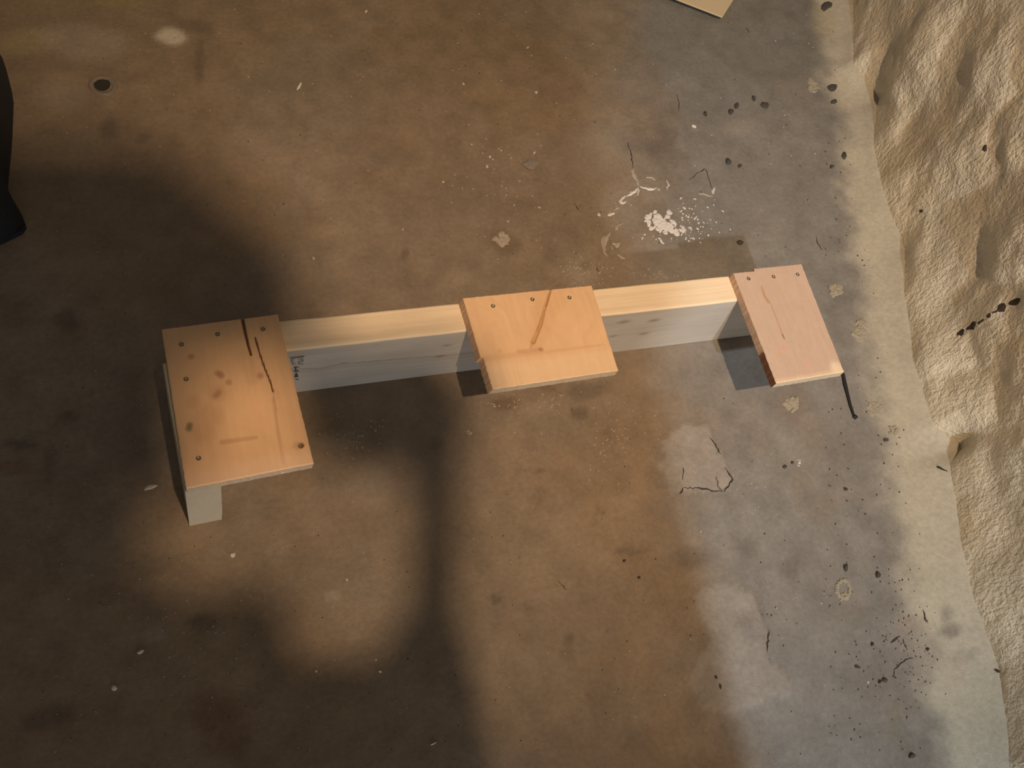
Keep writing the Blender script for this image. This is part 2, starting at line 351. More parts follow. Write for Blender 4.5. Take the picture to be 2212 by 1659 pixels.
def col_mid(X, Y, U, Vv):
    c = np.ones(X.shape + (3,)) * np.array((.72, .465, .265)); g = grain(X, Y, 420)
    c = c * (.93 + .14 * g[..., None])
    c = mixc(c, (.66, .38, .19), streak(X, Y, [(1190, 622), (1172, 700), (1160, 745)], .028, .010) * .4)
    c = mixc(c, (.50, .27, .10), streak(X, Y, MS, .0016, .0046) * .65); c = mixc(c, (.50, .28, .12), streak(X, Y, [(1152, 738), (1146, 752)], .0044, .0012) * .6); c = mixc(c, (.42, .21, .08), streak(X, Y, [(1176, 668), (1160, 715)], .0012, .0016) * .6); c = mixc(c, (.35, .17, .06), streak(X, Y, [(1189, 630), (1180, 662)], .0012, .0012) * .8)
    c = mixc(c, (.55, .30, .17), streak(X, Y, [(1120, 760), (1170, 755)], .004, .004) * .6); c = mixc(c, (.35, .18, .1), spotk(X, Y, 1168, 755, .004) * .7)
    c = mixc(c, (.60, .36, .20), streak(X, Y, [(1045, 775), (1100, 768), (1180, 760), (1300, 745)], .006, .002) * .45)
    c = mixc(c, (.56, .33, .19), spotk(X, Y, 1080, 758, .004) * .5)
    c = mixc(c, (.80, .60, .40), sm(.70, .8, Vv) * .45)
    return c
def carve_mid(X, Y): return .0012 * streak(X, Y, MS, .002, .003)
RS = [(1645, 618), (1652, 640), (1660, 652)]; RS2 = [(1664, 655), (1680, 695), (1690, 722), (1694, 732)]
def col_right(X, Y, U, Vv):
    c = np.ones(X.shape + (3,)) * np.array((.515, .368, .272)); g = grain(X, Y, 440)
    c = c * (.95 + .10 * g[..., None])
    c = mixc(c, (.42, .24, .12), streak(X, Y, RS, .0014, .0036) * .85); c = mixc(c, (.46, .28, .18), streak(X, Y, RS2, .0018, .0021) * .85)
    c = mixc(c, (.25, .13, .08), streak(X, Y, [(1690, 722), (1694, 731)], .0015, .0012) * .9)
    c = mixc(c, (.58, .34, .24), streak(X, Y, [(1680, 762), (1697, 748)], .006, .005) * .6); c = mixc(c, (.60, .36, .27), streak(X, Y, [(1740, 785), (1752, 800)], .007, .006) * .5)
    c = mixc(c, (.50, .32, .2), streak(X, Y, [(1661, 728), (1665, 745)], .0012, .0008) * .6)
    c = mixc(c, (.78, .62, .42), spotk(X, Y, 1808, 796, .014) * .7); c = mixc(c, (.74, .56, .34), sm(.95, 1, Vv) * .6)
    return c
name_key = 'left'
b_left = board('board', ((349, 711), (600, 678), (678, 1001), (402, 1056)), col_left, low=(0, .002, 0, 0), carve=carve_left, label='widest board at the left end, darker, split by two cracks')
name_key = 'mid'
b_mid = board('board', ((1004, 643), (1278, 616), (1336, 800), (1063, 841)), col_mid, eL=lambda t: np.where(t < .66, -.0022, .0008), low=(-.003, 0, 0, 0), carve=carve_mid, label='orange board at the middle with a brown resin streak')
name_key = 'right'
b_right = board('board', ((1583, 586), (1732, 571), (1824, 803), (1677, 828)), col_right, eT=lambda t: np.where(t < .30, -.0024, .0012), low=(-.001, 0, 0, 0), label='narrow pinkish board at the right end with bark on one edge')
# splinter under the left board's front edge
def screw(parent, px, py):
    p = at(px, py, H + TB); bm = bmesh.new(); N = 14
    prof = [(.0003, -.0006), (.0010, -.0003), (.0021, .0002), (.0025, .0001), (.0026, -.0016)]
    vs = [[bm.verts.new((p.x - BASE[0] + r * math.cos(2 * math.pi * k / N), p.y - BASE[1] + r * math.sin(2 * math.pi * k / N), H + TB + z + .0004)) for k in range(N)] for r, z in prof]
    bm.faces.new(vs[0])
    for a, b in zip(vs[:-1], vs[1:]):
        for k in range(N): bm.faces.new((a[k], a[(k + 1) % N], b[(k + 1) % N], b[k]))
    o = bm_obj('screw', bm, M_screw, parent); return o
for q in ((392, 744), (470, 722), (568, 711), (402, 819), (429, 990)): screw(b_left, *q)
for q in ((1065, 661), (1150, 647), (1230, 643)): screw(b_mid, *q)
for q in ((1617, 602), (1671, 598), (1723, 593)): screw(b_right, *q)
# splinter hanging from the left board's front edge
bm = bmesh.new(); pts = [at(597, 1012, H + .004), at(608, 1024, H + .003), at(620, 1019, H + .004), at(625, 1009, H + .005), at(608, 1008, H + .006)]
vs = [bm.verts.new(p - Vector(BASE)) for p in pts]; vl = [bm.verts.new(p - Vector(BASE) - Vector((0, -.001, .002))) for p in pts]
bm.faces.new(vs); bm.faces.new(vl[::-1])
for i in range(5): bm.faces.new((vs[i], vl[i], vl[(i + 1) % 5], vs[(i + 1) % 5]))
bm_obj('splinter', bm, M_splint, b_left)

def sweep(name, prof, A, B, colf, mat, nseg=240, label=None):
    """a sawn timber: profile (side, z) swept from A to B on the floor"""
    A = Vector(A); B = Vector(B); d = (B - A).normalized(); s = Vector((-d.y, d.x, 0)); Ln = (B - A).length
    V, cl, q = [], [], []; n = len(prof)
    for i in range(nseg + 1):
        t = Ln * i / nseg
        for a, z in prof:
            wv = (vnoise(t * 30, a * 40 + z * 20, 1, 700) - .5) * .0008
            p = A + d * t + s * (a + wv * (abs(a) > .001)); V.append((p.x, p.y, z + (wv if z > .05 else 0))); cl.append(colf(t, a, z, p.x, p.y))
    for i in range(nseg):
        for k in range(n):
            j = (k + 1) % n; q.append((i * n + k, i * n + j, (i + 1) * n + j, (i + 1) * n + k))
    for i, rv in ((0, True), (nseg, False)):
        st = len(V)
        for k in range(n):
            V.append(V[i * n + k]); cl.append(endcol)
        f = list(range(st, st + n)); q.append(tuple(f[::-1] if rv else f))
    o = mesh_obj(name, V, q, mat, frame, np.clip(np.array(cl), 0, 1), False, BASE)
    if label: o['label'] = label
    bm = bmesh.new(); bm.from_mesh(o.data); bmesh.ops.recalc_face_normals(bm, faces=bm.faces[:]); bm.to_mesh(o.data); bm.free()
    return o
def profile(w_, h, r=.003, nt=20, nf=60):
    P = []
    for k in range(nf + 1): P.append((0, r + (h - 2 * r) * k / nf))            # front face, rising
    for k in range(1, 5): a = math.pi / 2 * k / 5; P.append((r - r * math.cos(a), h - r + r * math.sin(a)))
    for k in range(nt + 1): P.append((r + (w_ - 2 * r) * k / nt, h))
    for k in range(1, 5): a = math.pi / 2 * k / 5; P.append((w_ - r + r * math.sin(a), h - r + r * math.cos(a)))
    for k in range(4): P.append((w_, (h - r) * (1 - k / 4) + .001 * k / 4))
    P.append((w_ - .001, 0)); P.append((.001, 0)); P.append((0, .001))
    return P
endcol = (.56, .50, .38)
def fhit(px, py):            # on the beam's front face (y = 0)
    d = ray(px, py); t = -CAM.y / d.y; return CAM + d * t
KN = [(fhit(*q), r, s) for q, r, s in (((815, 745), .003, .3), ((966, 746), .0045, .8), ((950, 770), .0045, .8), ((1348, 695), .006, .9), ((1413, 692), .006, .9), ((1391, 721), .005, .9), ((1325, 726), .004, .8), ((742, 784), .003, .5))]
LN = [fhit(*q) for q in ((620, 797), (690, 796), (740, 785), (850, 777), (960, 768), (1040, 760))]
def col_beam(t, a, z, x, y):
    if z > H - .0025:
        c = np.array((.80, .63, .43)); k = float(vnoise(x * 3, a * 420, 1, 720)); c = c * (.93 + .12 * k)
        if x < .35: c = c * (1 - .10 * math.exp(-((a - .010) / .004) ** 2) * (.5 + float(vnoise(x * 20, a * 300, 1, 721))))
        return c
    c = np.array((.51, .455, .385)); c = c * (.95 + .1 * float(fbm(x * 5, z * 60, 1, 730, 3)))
    for p, r, s in KN:
        d = math.hypot((x - p.x) * .45, z - p.z)
        if d < r: c = c * (1 - s * .55 * (1 - d / r))
    for p, q2 in zip(LN[:-1], LN[1:]):
        if p.x <= x < q2.x:
            zl = p.z + (q2.z - p.z) * (x - p.x) / (q2.x - p.x); d = z - zl
            if d < .002: c = c * np.array((.93, .90, .87)) if d > -.012 else c
            if abs(d) < .0014: c = c * .84
    return c
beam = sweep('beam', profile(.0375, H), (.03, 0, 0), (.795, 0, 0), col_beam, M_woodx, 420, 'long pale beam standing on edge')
l0 = at(350, 780, H - .0005); l1 = at(399.5, 1061, H - .0005)
endcol = (.60, .53, .40)
dr = (Vector((l1.x, l1.y, 0)) - Vector((l0.x, l0.y, 0))).normalized()
legA = Vector((l1.x, l1.y, 0)); legB = legA - dr * .143
def col_leg(t, a, z, x, y):
    return np.array((.50, .43, .30)) * (.9 + .2 * float(fbm(y * 5, z * 80, 1, 740, 2)))
leg = sweep('leg_block', [(-a, z) for a, z in profile(.0345, H - .0004, .0025, 12, 20)], legA, legB, col_leg, M_woody, 40, 'short grey-white timber on edge under the left board')
# grade stamp on the beam's front face, partly under the board
def mark(px0, py0, px1, py1, wd, mat, nm='stamp_mark'):
    a, b = fhit(px0, py0), fhit(px1, py1); d = (b - a); d.y = 0; s = Vector((-d.z, 0, d.x)).normalized() * wd; o = Vector((0, -.0012, 0)) - Vector(BASE)
    return [a + s + o, a - s + o, b - s + o, b + s + o]
quads = [mark(626.5, 772, 657, 768.5, .0009, 0), mark(634, 791.8, 645.5, 791.6, .0008, 0), mark(634, 800.5, 645.5, 800, .0009, 0), mark(638, 792, 639, 800, .0008, 0), mark(639.5, 809.5, 640.5, 813, .0020, 0), mark(639.5, 805, 640, 810, .0012, 0), mark(638, 818.5, 645, 818, .0008, 0)]
for qd in quads: mesh_obj('stamp_mark', qd, [(0, 1, 2, 3)], M_ink, beam)['label'] = 'dark stroke of an inked grade stamp'
fq = [mark(629, 776, 632, 786, .0007, 0), mark(629, 776, 637, 775, .0007, 0), mark(631, 781, 637, 780.5, .0007, 0), mark(632, 786, 640, 785, .0007, 0), mark(643, 775, 653, 774, .0007, 0), mark(653, 774, 654, 779, .0007, 0), mark(644.5, 780, 654, 779, .0007, 0), mark(644.5, 780, 646, 785.5, .0007, 0), mark(646, 785.5, 655, 784, .0007, 0)]
for qd in fq: mesh_obj('stamp_mark', qd, [(0, 1, 2, 3)], M_inkf, beam)['label'] = 'faded stroke of an inked grade stamp'

# ------------------------------------------------------------------ board corner entering at the top
zc = .013
c0, c1, c2 = at(1561, 36.5, zc), at(1464, -1, zc), at(1584, 0, zc)
e1 = (c1 - c0).normalized(); e2 = (c2 - c0).normalized()
bp = empty('board_offcut', (c0.x, c0.y, 0)); tag(bp, 'tan flat board corner lying on the floor, cut off by the top edge', 'board')
def slab(pts, z0s, th, name, mat, parent, base):
    bm = bmesh.new(); b = Vector(base)
    up = [bm.verts.new(Vector((p.x, p.y, z)) - b) for p, z in zip(pts, z0s)]; dn = [bm.verts.new(Vector((p.x, p.y, z - th)) - b) for p, z in zip(pts, z0s)]
    bm.faces.new(up); bm.faces.new(dn[::-1]); n = len(pts)
    for i in range(n): bm.faces.new((up[i], dn[i], dn[(i + 1) % n], up[(i + 1) % n]))
    bmesh.ops.bevel(bm, geom=bm.edges[:], offset=.0004, segments=1, affect='EDGES')
    return bm_obj(name, bm, mat, parent)
sheet = [c0, c0 + e1 * .42, c0 + e1 * .42 + e2 * .5, c0 + e2 * .5]
slab(sheet, (zc, zc, .005, .005), .0028, 'face', M_ply, bp, bp.location)
ins = [c0 + (e1 + e2) * .0015, c0 + e1 * .418 + e2 * .0015, c0 + e1 * .418 + e2 * .49, c0 + e1 * .0015 + e2 * .49]
slab(ins, (zc - .0029, zc - .0029, .0021, .0021), .0019, 'gap_layer', M_plygap, bp, bp.location)  # dark layer below the sheet, gap shade put into its colour
blk = [c0 + e1 * .2 + e2 * .06, c0 + e1 * .26 + e2 * .06, c0 + e1 * .26 + e2 * .1, c0 + e1 * .2 + e2 * .1]
slab(blk, (zc - .0058,) * 4, .0072, 'batten', M_plygap, bp, bp.location)

# ------------------------------------------------------------------ black bag at the left edge
def build_bag():
    base = [(-.112, .262), (-.128, .240), (-.16, .232), (-.25, .225), (-.36, .26), (-.42, .36), (-.42, .48), (-.34, .57), (-.22, .60), (-.15, .565), (-.122, .51), (-.115, .455), (-.121, .38), (-.129, .318), (-.122, .288)]
    n = 60; P = [Vector((*p, 0)) for p in base]; cen = Vector((-.27, .41, 0)); ring = []
    L = [0]
    for i in range(len(P)): L.append(L[-1] + (P[(i + 1) % len(P)] - P[i]).length)
    for k in range(n):
        s = L[-1] * k / n
        for i in range(len(P)):
            if L[i] <= s < L[i + 1]: ring.append(P[i].lerp(P[(i + 1) % len(P)], (s - L[i]) / (L[i + 1] - L[i])))
    hs = [(0, 1), (.02, .995), (.05, .965), (.09, .93), (.13, .87), (.165, .76), (.19, .58), (.205, .36), (.21, .12)]
    V, q = [], []
    for j, (z, s) in enumerate(hs):
        for k, p in enumerate(ring):
            f = s + (float(vnoise(k * .35, j * .8, 1, 800)) - .5) * .05 * (j > 1)
            d = cen + (p - cen) * f; V.append((d.x, d.y, z + (float(vnoise(k * .5, j, 1, 801)) - .5) * .015 * (j > 2)))
    for j in range(len(hs) - 1):
        for k in range(n): q.append((j * n + k, j * n + (k + 1) % n, (j + 1) * n + (k + 1) % n, (j + 1) * n + k))
    q.append(tuple(range((len(hs) - 1) * n, len(hs) * n)))
    r = empty('black_bag', (-.27, .41, 0)); tag(r, 'black cloth bundle at the left edge, mostly out of the picture', 'bag')
    mesh_obj('body', V, q, M_bag, r, None, True, (-.27, .41, 0))
    b2 = [at(-30, 455, .004), at(20, 452, .004), at(44, 470, .004), at(57, 490, .003), at(48, 503, .003), at(10, 522, .003), at(-40, 530, .003)]
    slab(b2, (.010, .010, .009, .007, .007, .009, .010), .008, 'flap', M_bag, r, (-.27, .41, 0))
build_bag()

# ------------------------------------------------------------------ marks that belong to the floor and wall
def ribbon(name, pts, w0, parent, mat, wob=.0012, lift=.0007):
    P = []
    for a, b in zip(pts[:-1], pts[1:]):
        n = max(2, int(math.hypot(b[0] - a[0], b[1] - a[1]) / 5))
        for k in range(n): P.append((a[0] + (b[0] - a[0]) * k / n, a[1] + (b[1] - a[1]) * k / n))
    P.append(pts[-1]); S = [spot(*p) for p in P]; V, q = [], []; N = len(S)
    for i, (p, nn) in enumerate(S):
        if nn.dot(CAM - p) < 0: nn = -nn
        a = S[max(0, i - 1)][0]; b = S[min(N - 1, i + 1)][0]; t = (b - a).normalized(); sd = t.cross(nn).normalized()
        ww = w0 * (.25 + .75 * math.sin(math.pi * (i + .4) / (N - .2))) * random.uniform(.5, 1.3); off = random.uniform(-wob, wob)
        c = p + sd * off + (Vector((0, 0, .0016)) if 1410 < P[i][0] < 1720 and 900 < P[i][1] < 1540 else Vector())
        V += [tuple(c + sd * ww + nn * .0002), tuple(c + nn * lift), tuple(c - sd * ww + nn * .0002)]
    for i in range(N - 1): q += [(3 * i, 3 * i + 1, 3 * i + 4, 3 * i + 3), (3 * i + 1, 3 * i + 2, 3 * i + 5, 3 * i + 4)]
    return mesh_obj(name, V, q, mat, parent)
for pts, w0 in (([(1357, 308), (1361, 325), (1365, 345), (1366, 362)], .0014), ([(1488, 390), (1506, 374), (1522, 366), (1528, 371), (1533, 395), (1541, 418)], .0011), ([(1532, 946), (1544, 962), (1556, 982)], .0014),
                ([(1566, 1010), (1570, 1022), (1582, 1036), (1574, 1050), (1563, 1062)], .0018), ([(1475, 1055), (1495, 1056), (1515, 1057), (1530, 1060), (1562, 1064)], .0014), ([(1475, 1011), (1475, 1038)], .0012), ([(1545, 1030), (1550, 1050), (1558, 1062)], .001), ([(1474, 1055), (1468, 1068)], .0012),
                ([(1930, 1447), (1940, 1437), (1952, 1430), (1960, 1423), (1973, 1423)], .0013), ([(1930, 1447), (1932, 1456), (1928, 1463)], .0011), ([(1995, 1318), (1997, 1332), (2003, 1346)], .0020), ([(1925, 1390), (1932, 1384), (1942, 1373)], .0017), ([(1952, 1380), (1955, 1395), (1960, 1405)], .0012),
                ([(1462, 203), (1467, 222), (1466, 240)], .0010), ([(1611, 60), (1619, 71)], .0013), ([(1762, 512), (1768, 530), (1774, 540)], .0011), ([(1288, 575), (1294, 590)], .0012), ([(1240, 440), (1250, 455)], .0010), ([(1660, 1360), (1657, 1390), (1655, 1410)], .0011), ([(1205, 1255), (1225, 1275)], .0006)):
    ribbon('crack', pts, w0 * .72, floor, M_crack)
for pts, w0, m in (([(1366, 364), (1372, 385), (1382, 402)], .003, M_saltdim), ([(1382, 403), (1400, 408), (1418, 407)], .0024, M_salt), ([(1376, 406), (1366, 418), (1352, 424)], .0022, M_salt), ([(1378, 406), (1379, 424)], .002, M_salt), ([(1420, 409), (1425, 412)], .0012, M_salt),
                   ([(1352, 424), (1340, 432), (1342, 438), (1352, 437)], .0028, M_salt), ([(1332, 444), (1328, 453), (1338, 451)], .0035, M_saltdim), ([(1312, 464), (1320, 464), (1326, 460)], .0032, M_salt), ([(1290, 465), (1296, 462)], .0026, M_salt),
                   ([(1345, 480), (1334, 486), (1332, 494), (1328, 497)], .0022, M_saltdim), ([(1318, 503), (1308, 515), (1302, 530), (1306, 545), (1312, 556)], .0042, M_saltdim), ([(1322, 525), (1334, 527), (1330, 536)], .004, M_saltdim), ([(1334, 550), (1343, 556), (1350, 559)], .003, M_saltdim), ([(1320, 533), (1326, 540)], .0012, M_saltdim),
                   ([(1395, 385), (1405, 382), (1415, 390)], .002, M_saltdim), ([(1440, 390), (1444, 400), (1440, 412)], .002, M_salt), ([(1423, 514), (1428, 520), (1434, 528)], .0022, M_salt), ([(1542, 405), (1540, 420)], .0026, M_salt), ([(1508, 418), (1524, 422), (1540, 424)], .0016, M_saltdim)):
    ribbon('salt_vein', pts, w0, floor, m, .0014, .0016)
def blobs(name, spec, mat, parent, seed=0, kind=None):
    """spec: (px, py, radius px, height m) small lumps joined in one mesh"""
    rr = random.Random(seed); V, q = [], []
    for px, py, rad, hh in spec:
        p, nn = spot(px, py); e = spot(px + rad, py)[0]; r = max(.0004, (e - p).length); k = len(V); n = 7
        if nn.dot(CAM - p) < 0: nn = -nn
        t = nn.orthogonal().normalized(); s = nn.cross(t)
        el = rr.uniform(.75, 1.5); t, s = t * el, s / el; a0 = 0; ra = rr.random() * 6; t, s = t * math.cos(ra) + s * math.sin(ra), s * math.cos(ra) - t * math.sin(ra); hh = min(hh, r * .9)
        for j, (f, z) in enumerate(((1, -.1), (.75, .65))):
            for i in range(n):
                a = a0 + 2 * math.pi * i / n; g = r * f * rr.uniform(.55, 1.25)
                V.append(tuple(p + t * math.cos(a) * g + s * math.sin(a) * g + nn * hh * z))
        V.append(tuple(p + nn * hh))
        for i in range(n):
            j = (i + 1) % n; q += [(k + i, k + j, k + n + j, k + n + i), (k + n + i, k + n + j, k + 2 * n)]
    o = mesh_obj(name, V, q, mat, parent)
    if kind: o['kind'] = kind
    return o
rr = random.Random(9)
sp = []
for _ in range(95):
    t = rr.random(); cx = 1410 + 40 * t; cy = 470 + 26 * t; sp.append((cx + rr.gauss(0, 9), cy + rr.gauss(0, 7), rr.uniform(3, 8), rr.uniform(.0008, .0018)))
o = blobs('salt_patch', sp, M_salt, floor, 3); o['label'] = 'bright white salt bloom on the concrete'
sp = [(rr.gauss(1490, 28), rr.gauss(478, 24), rr.uniform(1, 3), .001) for _ in range(70)] + [(rr.gauss(1470, 40), rr.gauss(505, 8), rr.uniform(1, 3), .001) for _ in range(30)]
blobs('salt_specks', sp, M_salt, floor, 4, 'stuff')
sp = [(rr.gauss(1430, 30), rr.gauss(598, 8), rr.uniform(1, 2.6), .001) for _ in range(45)] + [(rr.gauss(1258, 30), rr.gauss(588, 22), rr.uniform(1, 2.6), .001) for _ in range(90)] + [(rr.gauss(1330, 36), rr.gauss(960, 50), rr.uniform(1, 2.4), .001) for _ in range(80)] + [(rr.gauss(775, 40), rr.gauss(945, 25), rr.uniform(1, 2.4), .001) for _ in range(50)] + [(rr.gauss(1130, 60), rr.gauss(870, 14), rr.uniform(1, 2.6), .001) for _ in range(60)]
blobs('salt_specks', sp, M_saltdim, floor, 5, 'stuff')
def lump(name, px, py, rx, ry, hh, mat, seed, label=None, n=40):
    r2 = random.Random(seed); S = []
    for _ in range(n):
        a = r2.random() * 6.283; d = math.sqrt(r2.random()); S.append((px + rx * d * math.cos(a), py + ry * d * math.sin(a), r2.uniform(.3, .62) * min(rx, ry), hh * r2.uniform(.25, .7)))
    o = blobs(name, S, mat, floor, seed)
    if label: o['label'] = label
    return o
lump('mortar_lump', 1083, 517, 15, 12, .003, M_saltdim, 1, 'crumbly lump behind the middle board', 26)
lump('mortar_lump', 1710, 873, 13, 14, .004, M_mortar, 2, 'round pale lump in front of the right board')
lump('mortar_lump', 1805, 627, 14, 11, .003, M_mortar, 3, 'yellowish lump right of the right board')
lump('mortar_lump', 1857, 712, 13, 22, .004, M_mortar, 4, 'pale lump with dark rim near the wall')
lump('mortar_lump', 1890, 882, 18, 12, .002, M_mortar, 5, 'flat pale scab beyond the black strip', 24)
lump('mortar_lump', 1930, 930, 11, 9, .003, M_mortar, 6, 'small yellow lump near the wall foot', 20)
lump('mortar_lump', 1757, 186, 11, 16, .003, M_mortar, 7, 'pale crumbling spot near the top of the wall foot', 20)
lump('mortar_lump', 1725, 998, 4, 9, .002, M_salt, 8, 'thin white dab', 10)
lump('mortar_lump', 1013, 935, 6, 8, .003, M_saltdim, 9, 'small pale lump below the middle board', 12)
S = [(1821 + 14 * math.cos(a), 1273 + 19 * math.sin(a), 5, .0025) for a in np.linspace(0, 6.28, 26)] + [(1824 + 6 * math.cos(a), 1288 + 5 * math.sin(a), 5, .002) for a in np.linspace(0, 6.28, 8)]
o = blobs('mortar_ring', S, M_mortar, floor, 6); o['label'] = 'pale ring of old mortar'
# drilled hole with a wet shiny rim
hp = at(220, 182); hr = .0098
bm = bmesh.new(); N = 28
vs = [[bm.verts.new((hp.x + r * math.cos(2 * math.pi * k / N), hp.y + 1.15 * r * math.sin(2 * math.pi * k / N), z)) for k in range(N)] for r, z in ((hr * 1.06, .0006), (hr, .0014), (hr * .93, .0012), (hr * .9, .0009))]
for a, b in zip(vs[:-1], vs[1:]):
    for k in range(N): bm.faces.new((a[k], a[(k + 1) % N], b[(k + 1) % N], b[k]))
bm.faces.new(vs[-1])
o = bm_obj('drilled_hole', bm, mat_basic('hole_dark', (.02, .018, .012), .9), floor); o['label'] = 'small round black hole'
bm = bmesh.new(); prof = [(hr * 1.08, .0008), (hr * 1.25, .0017), (hr * 1.5, .0028), (hr * 1.7, .0020), (hr * 1.8, .0004)]
vs = [[bm.verts.new((hp.x + .001 + r * math.cos(2 * math.pi * k / 36), hp.y - .003 + r * math.sin(2 * math.pi * k / 36), z)) for k in range(36)] for r, z in prof]
for a, b in zip(vs[:-1], vs[1:]):
    for k in range(36): bm.faces.new((a[k], a[(k + 1) % 36], b[(k + 1) % 36], b[k]))
mw = mat_basic('wet_concrete', (.17, .135, .095), .07, 0, 300, 0, .1)
o = bm_obj('hole_rim', bm, mw, floor, True); o['label'] = 'wet shiny rim around the hole'
# long dark gap and small holes in the wall
for a, b, w0 in (((2068, 722), (2084, 714), .0042), ((2088, 710), (2100, 704), .0030), ((2096, 706), (2108, 698), .0052), ((2112, 698), (2126, 690), .0022), ((2132, 684), (2140, 678), .0038), ((2144, 676), (2156, 670), .0018), ((2156, 670), (2172, 658), .005), ((2180, 655), (2204, 648), .0045)):
    ribbon('crack', [a, ((a[0] + b[0]) / 2, (a[1] + b[1]) / 2 + 1), b], w0, wall, M_crack, .0006, .001)
blobs('pit', [(2154, 1450, 6, .002)], M_crack, wall, 31); blobs('pit', [(1990, 456, 3.5, .002)], M_crack, wall, 32)
blobs('pit', [(2128, 320, 6, .002)], M_crack, wall, 33)
S = [(rr.uniform(1780, 1990), rr.uniform(60, 1640), rr.uniform(.8, 2.4), .001) for _ in range(240)] + [(rr.gauss(1950, 50), rr.gauss(1400, 70), rr.uniform(.8, 2.2), .0008) for _ in range(110)] + [(rr.gauss(1600, 60), rr.gauss(1350, 60), rr.uniform(.8, 2.6), .001) for _ in range(60)] + [(rr.uniform(60, 1800), rr.uniform(10, 1650), rr.uniform(.7, 1.9), .001) for _ in range(420)]
onwood = lambda x, y: (340 < x < 690 and 660 < y < 1150) or (590 < x < 1850 and 560 < y < 860)
S = [s for s in S if not onwood(s[0], s[1]) and s[0] < 1812 + max(0, s[1] - 100) * .17]
S_dark = S
S = [(rr.uniform(60, 1800), rr.uniform(10, 1650), rr.uniform(.7, 1.7), .0008) for _ in range(420)] + [(rr.gauss(1080, 60), rr.gauss(400, 110), rr.uniform(.9, 2.4), .001) for _ in range(60)] + [(rr.gauss(400, 150), rr.gauss(1350, 120), rr.uniform(.8, 2), .001) for _ in range(60)]
S += [(791, 25, 4, .002), (1158, 200, 4.5, .002), (1154, 330, 4, .002), (1165, 449, 3.5, .002), (1097, 479, 3.5, .002), (655, 1068, 3, .001), (749, 1252, 3.5, .001), (1001, 181, 3.5, .001), (1140, 103, 3, .001), (1632, 1355, 3, .001), (1875, 1473, 3, .001), (683, 1450, 3, .001), (812, 1425, 4, .001), (958, 393, 3.5, .001), (870, 495, 3, .001)]
S = [s for s in S if not onwood(s[0], s[1])]
o = blobs('grit', S_dark + S, M_brownc, None, 7); tag(o, 'fine dark and pale grit scattered over the floor', 'grit', None, 'stuff')
o.data.materials.append(mat_basic('pale_grit', (.46, .42, .36), .7))
for pg in o.data.polygons: pg.material_index = int(pg.vertices[0] >= 15 * len(S_dark))

# ------------------------------------------------------------------ loose crumbs, chips and splinters: each one a thing
def crumb(name, px, py, wpx, hpx, ang, mat, label, cat, hh=.004, sides=8):
    r2 = random.Random(int(px * 7 + py)); p, nn = spot(px, py)
    ex = spot(px + wpx / 2 * math.cos(ang), py - wpx / 2 * math.sin(ang))[0] - p; ey = spot(px + hpx / 2 * math.sin(ang), py + hpx / 2 * math.cos(ang))[0] - p
    V, q = [], []; n = sides; hh = min(hh, .8 * min(ex.length, ey.length) * 2)
    rad = [r2.uniform(.6, 1.08) for _ in range(n)]
    for f, z in ((.92, -.0003), (1.0, hh * .45), (.62, hh * .9)):
        for i in range(n):
            a = 2 * math.pi * i / n; g = rad[i] * f * r2.uniform(.93, 1.07); v = ex * math.cos(a) * g + ey * math.sin(a) * g; V.append((v.x, v.y, v.z + z * r2.uniform(.85, 1.1) if z > 0 else v.z + z))
    V.append((0, 0, hh))
    for j in range(2):
        for i in range(n): k = (i + 1) % n; q.append((j * n + i, j * n + k, (j + 1) * n + k, (j + 1) * n + i))
    for i in range(n): q.append((2 * n + i, 2 * n + (i + 1) % n, 3 * n))
    q.append(tuple(range(n))[::-1])
    o = mesh_obj(name, V, q, mat); o.location = p; return tag(o, label, cat)
DK = 'stone crumb'
